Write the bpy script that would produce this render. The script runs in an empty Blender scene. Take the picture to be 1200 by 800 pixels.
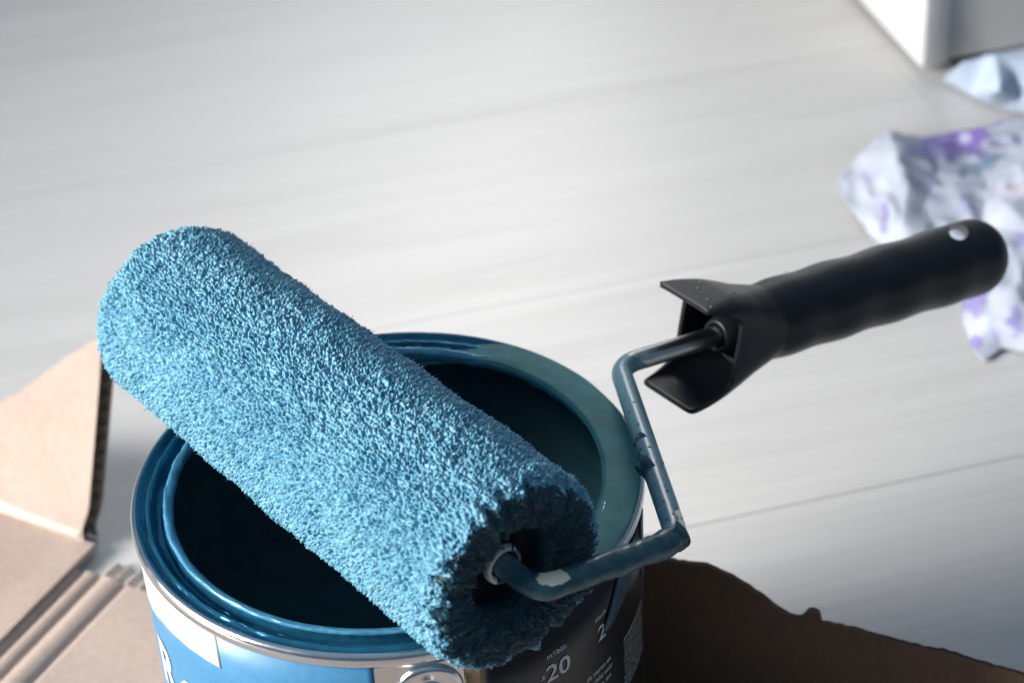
import bpy, bmesh, math, random
import numpy as np
from mathutils import Vector, Matrix
from mathutils.geometry import delaunay_2d_cdt

random.seed(7)
RNG = np.random.default_rng(11)
scene = bpy.context.scene
COL = scene.collection
V3 = lambda *a: np.array(a, float)

# ------------------------------------------------------------------ camera
CAM_POS = V3(0.04401113, -0.55365599, 0.60767549)
CAM_F = V3(0.0, 0.81700416, -0.57663177)
CAM_R = V3(0.99802873, -0.03618868, -0.05127414)
CAM_U = V3(0.06275873, 0.57549507, 0.81539363)
cam_data = bpy.data.cameras.new("camera")
cam = bpy.data.objects.new("camera", cam_data)
COL.objects.link(cam)
cam.matrix_world = Matrix([[CAM_R[i], CAM_U[i], -CAM_F[i], CAM_POS[i]] for i in range(3)] + [[0, 0, 0, 1]])
cam_data.sensor_width = 36.0
cam_data.lens = 75.0
cam_data.clip_start = 0.02
cam_data.clip_end = 60.0
cam_data.dof.use_dof = True
cam_data.dof.focus_distance = 0.665
cam_data.dof.aperture_fstop = 12.0
cam_data.dof.aperture_blades = 7
scene.camera = cam

# ------------------------------------------------------------------ world and lamps (indoor daylight from a window on the left)
world = bpy.data.worlds.new("World")
scene.world = world
world.use_nodes = True
bg = world.node_tree.nodes["Background"]
bg.inputs["Strength"].default_value = 1.0
_wt = world.node_tree
_tc = _wt.nodes.new("ShaderNodeTexCoord")
_sx = _wt.nodes.new("ShaderNodeSeparateXYZ")
_mr = _wt.nodes.new("ShaderNodeMapRange")
_cr = _wt.nodes.new("ShaderNodeValToRGB")
_mr.inputs["From Min"].default_value = -1.0
_wt.links.new(_tc.outputs["Generated"], _sx.inputs[0])
_wt.links.new(_sx.outputs["Z"], _mr.inputs["Value"])
_wt.links.new(_mr.outputs["Result"], _cr.inputs["Fac"])
_wt.links.new(_cr.outputs["Color"], bg.inputs["Color"])
_e = _cr.color_ramp.elements          # dim room: pale ceiling, darker walls
_e[0].position, _e[0].color = .45, (.038, .060, .086, 1)
_e[1].position, _e[1].color = 1.0, (.195, .285, .40, 1)


def area_lamp(name, loc, target, sx, sy, power, color, spread=180):
    d = bpy.data.lights.new(name, 'AREA')
    d.shape = 'RECTANGLE'
    d.size, d.size_y = sx, sy
    d.energy = power
    d.color = color
    d.spread = math.radians(spread)
    o = bpy.data.objects.new(name, d)
    COL.objects.link(o)
    o.location = loc
    o.rotation_euler = (Vector(target) - Vector(loc)).to_track_quat('-Z', 'Y').to_euler()
    return o


area_lamp("window_light", (-1.75, -0.30, 0.85), (0.11, 0.15, 0.08), 1.0, 0.9, 9.6, (1.0, 0.975, 0.94), 40)
area_lamp("far_window_light", (0.1, 2.6, 1.6), (0.05, 0.3, 0.0), 0.9, 0.7, 7.0, (1.0, 0.98, 0.95), 100)

vs = scene.view_settings
vs.view_transform = 'Standard'
vs.look = 'None'
vs.exposure = 0.0
vs.gamma = 1.0
vs.use_curve_mapping = False
scene.cycles.use_denoising = True
scene.cycles.max_bounces = 8

# ------------------------------------------------------------------ helpers
FPX = 2500.0


def ray(x, y):
    return CAM_F + (x - 600) / FPX * CAM_R - (y - 400) / FPX * CAM_U


def at(x, y, z=0.0):
    d = ray(x, y)
    return CAM_POS + d * ((z - CAM_POS[2]) / d[2])


def on_plane(x, y, P, n):
    d = ray(x, y)
    return CAM_POS + d * (((P - CAM_POS) @ n) / (d @ n))


def mesh_obj(name, verts, faces, mat, parent=None, smooth=True):
    me = bpy.data.meshes.new(name)
    me.from_pydata(np.asarray(verts, float).tolist(), [], [list(f) for f in faces])
    if smooth:
        me.polygons.foreach_set("use_smooth", [True] * len(me.polygons))
    me.materials.append(mat)
    me.update()
    o = bpy.data.objects.new(name, me)
    COL.objects.link(o)
    if parent is not None:
        o.parent = parent
    return o


def fix_normals(o):
    bm = bmesh.new()
    bm.from_mesh(o.data)
    bmesh.ops.recalc_face_normals(bm, faces=bm.faces)
    bm.to_mesh(o.data)
    bm.free()
    o.data.update()


def thing(name, label, cat, loc=(0, 0, 0), group=None):
    o = bpy.data.objects.new(name, None)
    o.empty_display_size = 0.02
    COL.objects.link(o)
    o.location = loc
    o["label"] = label
    o["category"] = cat
    if group:
        o["group"] = group
    return o


def tag(o, label, cat):
    o["label"] = label
    o["category"] = cat


def grid_faces(nu, nv, wrap_u=False, wrap_v=False):
    iu = np.arange(nu if wrap_u else nu - 1)
    iv = np.arange(nv if wrap_v else nv - 1)
    U, W = np.meshgrid(iu, iv, indexing='ij')
    U2, W2 = (U + 1) % nu, (W + 1) % nv
    return np.stack([U * nv + W, U2 * nv + W, U2 * nv + W2, U * nv + W2], -1).reshape(-1, 4)


def catmull(pts, k=5, closed=False):
    p = np.asarray(pts, float)
    ext = np.vstack([2 * p[0] - p[1], p, 2 * p[-1] - p[-2]])
    out = []
    for i in range(1, len(ext) - 2):
        a, b, c, d = ext[i - 1], ext[i], ext[i + 1], ext[i + 2]
        for t in np.linspace(0, 1, k, endpoint=False):
            out.append(.5 * (2 * b + (c - a) * t + (2 * a - 5 * b + 4 * c - d) * t * t + (3 * b - a - 3 * c + d) * t ** 3))
    out.append(p[-1])
    return np.array(out)


def smoothstep(a, b, x):
    t = np.clip((np.asarray(x, float) - a) / (b - a), 0, 1)
    return t * t * (3 - 2 * t)


def vnoise(x, y, seed, py=None):
    """smooth value noise on lattice; periodic in y with py cells when given"""
    r = np.random.default_rng(seed)
    T = r.random((256, 256))
    xi, yi = np.floor(x).astype(int), np.floor(y).astype(int)
    fx, fy = x - xi, y - yi
    fx = fx * fx * (3 - 2 * fx)
    fy = fy * fy * (3 - 2 * fy)
    y0, y1 = yi, yi + 1
    if py:
        y0, y1 = y0 % py, y1 % py
    g = lambda a, b: T[a % 256, b % 256]
    return (g(xi, y0) * (1 - fx) + g(xi + 1, y0) * fx) * (1 - fy) + (g(xi, y1) * (1 - fx) + g(xi + 1, y1) * fx) * fy


def worley(x, y, seed, py=None):
    r = np.random.default_rng(seed)
    J = r.random((512, 512, 3))
    xi, yi = np.floor(x).astype(int), np.floor(y).astype(int)
    d1 = np.full(x.shape, 9.0)
    d2 = np.full(x.shape, 9.0)
    h = np.zeros(x.shape)
    for dx in (-1, 0, 1):
        for dy in (-1, 0, 1):
            cx, cy = xi + dx, yi + dy
            cyw = cy % py if py else cy
            q = J[cx % 512, cyw % 512]
            d = np.hypot(cx + q[..., 0] - x, cy + q[..., 1] - y)
            m = d < d1
            d2 = np.where(m, d1, np.minimum(d2, d))
            h = np.where(m, q[..., 2], h)
            d1 = np.where(m, d, d1)
    return d1, d2, h


# ------------------------------------------------------------------ materials
class NT:
    def __init__(self, name):
        self.m = bpy.data.materials.new(name)
        self.m.use_nodes = True
        self.t = self.m.node_tree
        self.b = self.t.nodes["Principled BSDF"]

    def n(self, kind, **kw):
        nd = self.t.nodes.new(kind)
        for k, v in kw.items():
            if k in nd.inputs.keys():
                nd.inputs[k].default_value = v
            else:
                setattr(nd, k, v)
        return nd

    def l(self, a, b):
        self.t.links.new(a, b)

    def set(self, **kw):
        for k, v in kw.items():
            self.b.inputs[k.replace('_', ' ')].default_value = v
        return self

    def coords(self, scale=(1, 1, 1), rot=(0, 0, 0), out="Object"):
        tc = self.n("ShaderNodeTexCoord")
        mp = self.n("ShaderNodeMapping")
        mp.inputs["Scale"].default_value = scale
        mp.inputs["Rotation"].default_value = rot
        self.l(tc.outputs[out], mp.inputs["Vector"])
        return mp.outputs["Vector"]

    def noise(self, vec, scale, detail=4, rough=.55, dist=0.0):
        nd = self.n("ShaderNodeTexNoise")
        nd.inputs["Scale"].default_value = scale
        nd.inputs["Detail"].default_value = detail
        nd.inputs["Roughness"].default_value = rough
        nd.inputs["Distortion"].default_value = dist
        self.l(vec, nd.inputs["Vector"])
        return nd.outputs["Fac"]

    def ramp(self, fac, stops):
        r = self.n("ShaderNodeValToRGB")
        e = r.color_ramp.elements
        while len(e) < len(stops):
            e.new(.5)
        for i, (p, c) in enumerate(stops):
            e[i].position = p
            e[i].color = c if len(c) == 4 else (*c, 1)
        self.l(fac, r.inputs["Fac"])
        return r.outputs["Color"]

    def bump(self, h, strength, dist):
        b = self.n("ShaderNodeBump")
        b.inputs["Strength"].default_value = strength
        b.inputs["Distance"].default_value = dist
        self.l(h, b.inputs["Height"])
        self.l(b.outputs["Normal"], self.b.inputs["Normal"])

    def mix(self, fac, a, b):
        mx = self.n("ShaderNodeMix", data_type='RGBA')
        for sock, v in ((mx.inputs[0], fac), (mx.inputs[6], a), (mx.inputs[7], b)):
            if isinstance(v, (tuple, list)):
                sock.default_value = v if len(v) == 4 else (*v, 1)
            elif isinstance(v, (int, float)):
                sock.default_value = v
            else:
                self.l(v, sock)
        return mx.outputs[2]


def g3(v):
    return (v, v, v)


PLANK_DIR = V3(0.975638, 0.21938663, 0)
PLANK_ANG = math.atan2(PLANK_DIR[1], PLANK_DIR[0])


def mat_floor():
    m = NT("whitewashed_wood")
    inf = m.n("ShaderNodeObjectInfo")
    tc = m.n("ShaderNodeTexCoord")
    add = m.n("ShaderNodeVectorMath", operation='ADD')
    sc = m.n("ShaderNodeVectorMath", operation='SCALE')
    m.l(inf.outputs["Location"], sc.inputs[0])
    sc.inputs["Scale"].default_value = 3.7
    m.l(tc.outputs["Object"], add.inputs[0])
    m.l(sc.outputs[0], add.inputs[1])
    mp = m.n("ShaderNodeMapping")
    mp.inputs["Scale"].default_value = (1.6, 22, 1)
    m.l(add.outputs[0], mp.inputs["Vector"])
    g1 = m.noise(mp.outputs[0], 1.6, 5, .6, .8)
    mp2 = m.n("ShaderNodeMapping")
    mp2.inputs["Scale"].default_value = (5, 150, 1)
    m.l(add.outputs[0], mp2.inputs["Vector"])
    g2 = m.noise(mp2.outputs[0], 1.5, 4, .6)
    c1 = m.ramp(g1, [(.30, (.495, .48, .465)), (.50, (.525, .51, .495)), (.70, (.55, .535, .52))])
    c2 = m.ramp(g2, [(.30, g3(.93)), (.55, g3(1.0))])
    mul = m.n("ShaderNodeMix", data_type='RGBA', blend_type='MULTIPLY')
    mul.inputs[0].default_value = 1.0
    m.l(c1, mul.inputs[6])
    m.l(c2, mul.inputs[7])
    m.l(mul.outputs[2], m.b.inputs["Base Color"])
    rr = m.ramp(g1, [(.3, g3(.42)), (.7, g3(.38))])
    m.l(rr, m.b.inputs["Roughness"])
    m.bump(g2, .15, .0006)
    return m.m


def mat_paint(name, col, rough=.35, bump=.0, spec=.5):
    m = NT(name)
    v = m.coords()
    f = m.noise(v, 120, 4, .6)
    lo = tuple(c * .82 for c in col)
    hi = tuple(min(1, c * 1.15) for c in col)
    m.l(m.ramp(f, [(.3, lo), (.7, hi)]), m.b.inputs["Base Color"])
    m.set(Roughness=rough, Specular_IOR_Level=spec)
    if bump:
        m.bump(m.noise(v, 420, 3, .6), bump, .0006)
    return m.m


PAINT = (.050, .205, .330)
M_floor = mat_floor()
M_nap = NT("wet_nap_paint")
_v = M_nap.coords()
_f = M_nap.noise(_v, 55, 5, .6)
_g = M_nap.noise(_v, 620, 3, .6)
_c1 = M_nap.ramp(_f, [(.3, (.060, .225, .345)), (.7, (.095, .30, .42))])
_c2 = M_nap.ramp(_f, [(.3, (.15, .36, .475)), (.7, (.215, .43, .53))])
_m = M_nap.ramp(_g, [(.40, g3(0)), (.60, g3(1))])
M_nap.l(M_nap.mix(_m, _c1, _c2), M_nap.b.inputs["Base Color"])
M_nap.set(Roughness=.5, Specular_IOR_Level=.28)
M_nap = M_nap.m
M_lip = mat_paint("lit_paint_on_lip", (.075, .27, .42), .24, .06)  # lighter than the groove film: the lip's highlights are put into the colour
M_lip.node_tree.nodes["Principled BSDF"].inputs["Metallic"].default_value = .15
M_soak_shade = mat_paint("soaked_shaded_nap_paint", (.016, .062, .085), .45, .4, .4)
M_film = mat_paint("paint_film", (.022, .15, .25), .16, .04)
M_film.node_tree.nodes["Principled BSDF"].inputs["Metallic"].default_value = .62
M_pool = mat_paint("paint_pool", (.055, .235, .240), .6, .05, .3)
M_liquid = mat_paint("liquid_paint", (.03, .10, .13), .2)
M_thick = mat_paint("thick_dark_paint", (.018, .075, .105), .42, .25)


def mat_metal(name, col, rough, scratch=.0):
    m = NT(name)
    m.set(Base_Color=(*col, 1), Metallic=1.0, Roughness=rough)
    v = m.coords()
    f = m.noise(v, 90, 5, .65)
    m.l(m.ramp(f, [(.3, g3(rough * .75)), (.7, g3(rough * 1.4))]), m.b.inputs["Roughness"])
    if scratch:
        m.bump(m.noise(v, 260, 3, .5), scratch, .0004)
    return m.m


M_tin = mat_metal("tinplate", (.74, .76, .78), .20, .04)
M_inner = mat_paint("painted_inner_tin", (.03, .10, .125), .4)


def mat_rod():
    """zinc rod, partly under a dried film of paint; the mask is where the film has stuck"""
    m = NT("painted_zinc_rod")
    at_ = m.n("ShaderNodeAttribute", attribute_name="film")
    v = m.coords()
    f = m.noise(v, 520, 3, .6)
    sp = m.ramp(m.noise(v, 900, 2, .5), [(.30, g3(0)), (.36, g3(1))])
    add = m.n("ShaderNodeMath", operation='ADD')
    m.l(at_.outputs["Fac"], add.inputs[0])
    mul = m.n("ShaderNodeMath", operation='MULTIPLY_ADD')
    m.l(f, mul.inputs[0])
    mul.inputs[1].default_value = .9
    mul.inputs[2].default_value = -.45
    m.l(mul.outputs[0], add.inputs[1])
    mask = m.ramp(add.outputs[0], [(.46, g3(0)), (.54, g3(1))])
    film_c = m.mix(sp, (.015, .06, .08), (.12, .245, .30))
    mt = m.n("ShaderNodeAttribute", attribute_name="chrome")
    tk = m.n("ShaderNodeAttribute", attribute_name="clogged")
    film_c = m.mix(tk.outputs["Fac"], film_c, m.ramp(m.noise(v, 260, 4, .6), [(.35, (.022, .075, .095)), (.65, (.045, .125, .15))]))
    bare = m.mix(mt.outputs["Fac"], (.88, .83, .62), (.60, .62, .60))
    col = m.mix(mask, bare, film_c)
    m.l(col, m.b.inputs["Base Color"])
    inv = m.n("ShaderNodeMath", operation='SUBTRACT')
    inv.inputs[0].default_value = 1.0
    m.l(mask, inv.inputs[1])
    mm_ = m.n("ShaderNodeMath", operation='MULTIPLY')
    m.l(inv.outputs[0], mm_.inputs[0])
    m.l(mt.outputs["Fac"], mm_.inputs[1])
    m.l(mm_.outputs[0], m.b.inputs["Metallic"])
    m.set(Roughness=.3)
    m.bump(f, .12, .0004)
    return m.m


M_rod = mat_rod()


def mat_plastic(name, col, rough):
    m = NT(name)
    v = m.coords()
    m.set(Base_Color=(*col, 1), Roughness=rough, Specular_IOR_Level=.4)
    f = m.noise(v, 60, 4, .6)
    m.l(m.ramp(f, [(.3, g3(rough * .95)), (.7, g3(min(1, rough * 1.08)))]), m.b.inputs["Roughness"])
    m.bump(m.noise(v, 1500, 2, .5), .10, .0003)
    return m.m


M_black = mat_plastic("black_plastic", (.009, .012, .016), .36)
M_cap = mat_plastic("dark_end_cap", (.012, .022, .03), .4)
M_hub = mat_plastic("pale_hub_plastic", (.80, .80, .75), .35)
M_brass = mat_metal("bare_zinc", (.80, .74, .56), .32)


def mat_label(name, col, rough=.35):
    m = NT(name)
    v = m.coords()
    f = m.noise(v, 340, 4, .7)
    m.l(m.ramp(f, [(.25, tuple(c * .85 for c in col)), (.75, tuple(min(1, c * 1.12) for c in col))]), m.b.inputs["Base Color"])
    m.set(Roughness=rough)
    return m.m


M_blue = mat_label("blue_label_print", (.055, .22, .40), .38)
M_white = mat_label("white_label_print", (.44, .49, .53), .4)
M_print = mat_label("grey_white_ink", (.55, .57, .57), .5)
M_dark = mat_label("black_label_print", (.009, .011, .013), .30)
M_tan = mat_label("tan_card_reflection", (.42, .27, .15), .6)


def mat_worn_white():
    m = NT("worn_white_ink")
    v = m.coords()
    f = m.noise(v, 480, 3, .6)
    m.l(m.ramp(f, [(.60, (.60, .63, .65)), (.66, (.10, .28, .48))]), m.b.inputs["Base Color"])
    m.set(Roughness=.4)
    return m.m


M_worn = mat_worn_white()


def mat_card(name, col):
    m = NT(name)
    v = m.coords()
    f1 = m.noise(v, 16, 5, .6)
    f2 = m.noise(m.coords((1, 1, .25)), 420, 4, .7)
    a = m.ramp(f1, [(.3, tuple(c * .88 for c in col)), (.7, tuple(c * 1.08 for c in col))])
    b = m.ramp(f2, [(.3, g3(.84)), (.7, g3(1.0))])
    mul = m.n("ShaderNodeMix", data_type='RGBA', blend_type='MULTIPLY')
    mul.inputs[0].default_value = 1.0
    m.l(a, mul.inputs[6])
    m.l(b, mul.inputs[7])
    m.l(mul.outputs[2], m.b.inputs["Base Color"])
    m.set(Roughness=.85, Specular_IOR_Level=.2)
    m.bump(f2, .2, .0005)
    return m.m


M_card = mat_card("kraft_cardboard", (.49, .385, .325))
M_flute = mat_card("kraft_flute", (.38, .29, .21))
M_liner = mat_card("pale_torn_paper", (.68, .60, .52))
M_wall = mat_plastic("white_lacquer", (.58, .585, .585), .4)

# ------------------------------------------------------------------ the floor: separate laminate planks
PN = V3(-PLANK_DIR[1], PLANK_DIR[0], 0)
floor = mesh_obj("floor", [(-9, -9, -.004), (9, -9, -.004), (9, 9, -.004), (-9, 9, -.004)], [(0, 1, 2, 3)],
                 mat_plastic("dark_underlay", (.25, .24, .23), .8))
floor["kind"] = "structure"
PW, PL, GAP = 0.193, 1.285, 0.0002
SEAM = 0.1297


def plank_mesh(b):
    x0, x1, y0, y1 = GAP / 2, PL - GAP / 2, GAP / 2, PW - GAP / 2
    vs_ = [(x0, y0, -.003), (x1, y0, -.003), (x1, y1, -.003), (x0, y1, -.003),
           (x0, y0, -.0007), (x1, y0, -.0007), (x1, y1, -.0007), (x0, y1, -.0007),
           (x0 + b, y0 + b, 0), (x1 - b, y0 + b, 0), (x1 - b, y1 - b, 0), (x0 + b, y1 - b, 0)]
    fs = [(8, 9, 10, 11)]
    for i in range(4):
        j = (i + 1) % 4
        fs += [(i, j, 4 + j, 4 + i), (4 + i, 4 + j, 8 + j, 8 + i)]
    me = bpy.data.meshes.new("plank")
    me.from_pydata(vs_, [], fs)
    me.materials.append(M_floor)
    me.update()
    return me


pm, pm_worn = plank_mesh(.00022), plank_mesh(.00055)
for k in range(-6, 13):
    off = [(0.37, 0.81, 0.13, 0.59)[k % 4]][0] * PL + random.uniform(-.05, .05)
    for j in range(-3, 4):
        s0 = off + j * PL - PL * .5
        p = PLANK_DIR * s0 + PN * (SEAM + k * PW)
        if abs(p[0]) > 3.2 or abs(p[1]) > 3.2:
            continue
        o = bpy.data.objects.new("plank", pm_worn if k == -1 else pm)
        COL.objects.link(o)
        o.parent = floor
        o.location = p
        o.rotation_euler = (0, 0, PLANK_ANG)

# ------------------------------------------------------------------ white cabinet corner behind
PD = V3(0.21938663, -0.975638, 0)      # along the lit left side, towards the camera
pc = at(1079, 89)
cab = thing("white_cabinet", "white cabinet corner standing on the pale floor behind the floral cloth", "cabinet", tuple(pc))


def bevel_box(name, lo, hi, bev, mat, parent, seg=3, rotz=0):
    bm = bmesh.new()
    bmesh.ops.create_cube(bm, size=1)
    for v in bm.verts:
        for i in range(3):
            v.co[i] = lo[i] if v.co[i] < 0 else hi[i]
    bmesh.ops.bevel(bm, geom=bm.edges[:], offset=bev, segments=seg, profile=.5, affect='EDGES')
    me = bpy.data.meshes.new(name)
    bm.to_mesh(me)
    bm.free()
    me.polygons.foreach_set("use_smooth", [True] * len(me.polygons))
    me.materials.append(mat)
    o = bpy.data.objects.new(name, me)
    COL.objects.link(o)
    o.parent = parent
    o.rotation_euler = (0, 0, rotz)
    return o


cz = PLANK_ANG
bevel_box("side_panel", (0, .0, .004), (.018, .55, .62), .0022, M_wall, cab, rotz=cz)
bevel_box("front_panel", (.0185, .003, .006), (.60, .021, .62), .0015, M_wall, cab, rotz=cz)
bevel_box("foot", (.022, .02, 0), (.05, .05, .012), .001, M_cap, cab, rotz=cz)
bevel_box("cabinet_top", (-.004, -.006, .6205), (.604, .552, .64), .002, M_wall, cab, rotz=cz)


# ------------------------------------------------------------------ floral cloth and white sheet (crumpled)
def crumple(name, pts, outer, mat_, label, cat, paint, seed, lvl=3, amp=.0022, thick=.0007, hs=1.0):
    pts2 = [Vector((p[0], p[1])) for p in pts]
    edges = [(i, (i + 1) % outer) for i in range(outer)]
    r = delaunay_2d_cdt(pts2, edges, [], 1, 1e-4)
    v2, f2, src = r[0], r[2], r[3]
    bm = bmesh.new()
    zs = []
    for i, v in enumerate(v2):
        z = (pts[src[i][0]][2] if src[i] else .01) * hs
        bm.verts.new(at(v.x, v.y, z))
    bm.verts.ensure_lookup_table()
    for f in f2:
        bm.faces.new([bm.verts[i] for i in f])
    for it in range(lvl):
        bmesh.ops.subdivide_edges(bm, edges=bm.edges[:], cuts=1, use_grid_fill=True)
        if it < 2:
            bmesh.ops.smooth_vert(bm, verts=bm.verts[:], factor=.30, use_axis_x=True, use_axis_y=True, use_axis_z=True)
    bmesh.ops.recalc_face_normals(bm, faces=bm.faces)
    co = np.array([v.co for v in bm.verts])
    n1 = vnoise(co[:, 0] * 38 + 40, co[:, 1] * 38 + 60, seed) - .5
    n2 = np.abs(vnoise(co[:, 0] * 80 + co[:, 2] * 60 + 90, co[:, 1] * 70 + 20, seed + 1) - .5)
    for v, a_, b_ in zip(bm.verts, n1, n2):
        v.co.z = max(.0014, v.co.z + (a_ * 1.2 - b_ * 1.4) * amp)
    me = bpy.data.meshes.new(name)
    bm.to_mesh(me)
    bm.free()
    me.polygons.foreach_set("use_smooth", [True] * len(me.polygons))
    if paint is not None:
        co = np.array([v.co for v in me.vertices])
        d = co - CAM_POS
        dz = d @ CAM_F
        px = 600 + FPX * (d @ CAM_R) / dz
        py = 400 - FPX * (d @ CAM_U) / dz
        colr = paint(px, py)
        ca = me.color_attributes.new("print", 'FLOAT_COLOR', 'POINT')
        ca.data.foreach_set("color", np.concatenate([colr, np.ones((len(co), 1))], 1).ravel())
    me.materials.append(mat_)
    o = bpy.data.objects.new(name, me)
    COL.objects.link(o)
    so = o.modifiers.new("thickness", 'SOLIDIFY')
    so.thickness = thick
    so.offset = 1
    tag(o, label, cat)
    return o


def mat_print_cloth():
    m = NT("floral_print_cloth")
    a = m.n("ShaderNodeAttribute", attribute_name="print")
    m.l(a.outputs["Color"], m.b.inputs["Base Color"])
    m.set(Roughness=.8, Specular_IOR_Level=.15)
    v = m.coords()
    m.bump(m.noise(v, 60, 4, .6), .12, .003)
    return m.m


def floral(px, py):
    base = np.tile(V3(.40, .43, .50), (len(px), 1))

    def blot(cx, cy, rx, ry, col, w, seed, rot=0):
        c, s = math.cos(rot), math.sin(rot)
        X = ((px - cx) * c + (py - cy) * s) / rx
        Y = (-(px - cx) * s + (py - cy) * c) / ry
        n = vnoise(px / 9 + seed * 3.1 + 50, py / 9 + 70, seed)
        f = smoothstep(1.15, .55, np.hypot(X, Y) + (n - .5) * .9)[:, None] * w
        base[:] = base * (1 - f) + V3(*col) * f
    violet, lilac, leaf = (.17, .13, .36), (.31, .29, .50), (.16, .23, .31)
    blot(1112, 172, 40, 19, violet, .85, 3, .15)
    blot(1140, 156, 26, 18, (.22, .13, .46), .9, 4, -.4)
    blot(1158, 142, 16, 9, lilac, .9, 5)
    blot(1085, 180, 18, 13, (.24, .24, .46), .8, 6)
    blot(1142, 199, 26, 9, leaf, .85, 7, -.35)
    blot(1166, 188, 16, 6, leaf, .8, 8, -.6)
    blot(1130, 165, 9, 8, (.7, .68, .82), .7, 9)
    blot(1038, 255, 5, 20, violet, .75, 10, .1)
    blot(1018, 208, 18, 9, lilac, .45, 11, -.5)
    blot(1092, 224, 9, 13, lilac, .5, 12)
    blot(1131, 239, 10, 13, lilac, .7, 13)
    blot(1186, 222, 18, 6, (.42, .30, .36), .5, 14)
    blot(1165, 140, 9, 8, violet, .8, 15)
    blot(1186, 167, 20, 7, lilac, .6, 16, -.2)
    blot(1148, 352, 14, 22, violet, .75, 17, .5)
    blot(1142, 404, 15, 11, violet, .8, 18, .3)
    blot(1192, 372, 12, 20, violet, .75, 19)
    blot(1180, 318, 9, 18, leaf, .4, 20)
    blot(1196, 282, 12, 9, lilac, .8, 21)
    blot(1168, 392, 7, 9, lilac, .6, 22)
    for i in range(26):
        r_ = random.Random(i)
        blot(r_.uniform(1210, 1330), r_.uniform(130, 420), r_.uniform(8, 26), r_.uniform(6, 16), (violet, lilac, leaf)[i % 3], .75, 30 + i, r_.uniform(0, 3))
    return base


# pixel-free sizes: the cloth is about 0.17 m deep and up to 6 cm high, heights in metres (third number)
cloth_pts = [(972, 216, .002), (1000, 182, .006), (1043, 147, .012), (1075, 158, .008), (1120, 146, .006), (1150, 142, .012), (1172, 134, .014),
             (1215, 132, .016), (1300, 140, .012), (1345, 220, .004), (1340, 330, .004), (1290, 408, .004), (1200, 415, .004),
             (1176, 408, .003), (1153, 428, .003), (1138, 415, .003), (1124, 376, .003), (1122, 330, .003), (1080, 318, .002), (1030, 294, .002), (1000, 258, .002),
             # interior
             (1050, 175, .046), (1064, 215, .040), (1082, 240, .026), (1030, 215, .022), (1100, 196, .020), (1128, 226, .034), (1160, 215, .020),
             (1180, 245, .050), (1150, 260, .024), (1100, 280, .018), (1060, 262, .034), (1190, 190, .022), (1225, 200, .055), (1215, 270, .030),
             (1165, 320, .020), (1190, 345, .040), (1160, 375, .026), (1140, 340, .014), (1215, 385, .030), (1260, 240, .045), (1280, 330, .040), (1240, 330, .02)]
crumple("floral_cloth", cloth_pts, 21, mat_print_cloth(), "crumpled white cloth printed with purple flowers lying on floor by handle", "cloth", floral, 5, lvl=4, amp=.0030, hs=.42)

sheet_pts = [(1098, 92, .002), (1124, 68, .03), (1165, 58, .034), (1215, 48, .036), (1300, 70, .02), (1320, 130, .002), (1255, 150, .002), (1205, 140, .002), (1165, 126, .002), (1135, 110, .002),
             (1150, 86, .020), (1190, 88, .028), (1172, 100, .034), (1160, 108, .024), (1215, 108, .03), (1250, 96, .02), (1195, 120, .014)]
crumple("folded_sheet", sheet_pts, 10, mat_plastic("white_paper_sheet", (.38, .45, .55), .7),
        "folded pale blue white sheet on floor against the cabinet front", "sheet", None, 9, lvl=4, amp=.004)

# ------------------------------------------------------------------ cardboard box opened out under the can
E1 = V3(.872, -.4895, 0)
E1 /= np.linalg.norm(E1)
E2 = V3(-E1[1], E1[0], 0)
ZV = V3(0, 0, 1)
bc = at(101, 664)
H0, E2C = bc @ E1, bc @ E2
ac = at(103, 643)
A1, A2 = ac @ E1, ac @ E2
box = thing("cardboard_box", "opened out brown cardboard box with raised flaps under the paint can", "box", (0, 0, 0))
T = .0042


def sheet(name, x0, x1, y0, y1, zf, nx, ny, thick, mat, parent):
    """a board in (E1,E2) with top height zf(x,y) and real thickness"""
    xs, ys = np.linspace(x0, x1, nx), np.linspace(y0, y1, ny)
    X, Y = np.meshgrid(xs, ys, indexing='ij')
    Zt = zf(X, Y)
    top = X[..., None] * E1 + Y[..., None] * E2 + Zt[..., None] * ZV
    bot = X[..., None] * E1 + Y[..., None] * E2 + np.maximum(Zt - thick, .0004)[..., None] * ZV
    n = nx * ny
    f = grid_faces(nx, ny)
    fs = f.tolist() + (f[:, ::-1] + n).tolist()
    rim = [i * ny for i in range(nx)] + [(nx - 1) * ny + j for j in range(1, ny)] + [i * ny + ny - 1 for i in range(nx - 2, -1, -1)] + [j for j in range(ny - 2, 0, -1)]
    for a_, b_ in zip(rim, rim[1:] + rim[:1]):
        fs.append([a_, a_ + n, b_ + n, b_])
    o = mesh_obj(name, np.vstack([top.reshape(-1, 3), bot.reshape(-1, 3)]), fs, mat, parent)
    fix_normals(o)
    o.modifiers.new("edge", 'EDGE_SPLIT').split_angle = math.radians(50)
    return o


def z_base(X, Y):
    u = X - H0
    z = T + .0004 * (vnoise(X * 30 + 40, Y * 30 + 40, 3) - .5)
    for c0, w, d in ((.0030, .0016, .0030), (.0125, .0013, .0018), (.0255, .0013, .0016)):
        z = z - d * np.exp(-((u - c0) / w) ** 2)
    z = z + .0016 * np.exp(-((u - .019) / .0045) ** 2) + .0008 * np.exp(-((u - .0075) / .003) ** 2)
    return z


BF = at(150, 678) @ E2          # torn far edge of the base panel
xs_fold = H0 + .0000
sheet("base_panel", xs_fold, H0 + .40, -.30, BF - .007, z_base, 420, 40, .0036, M_card, box)
sheet("base_panel", -.055, H0 + .40, BF - .0068, .0945, lambda X, Y: 0 * X + T - .0002, 40, 12, .0036, M_card, box)
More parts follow.
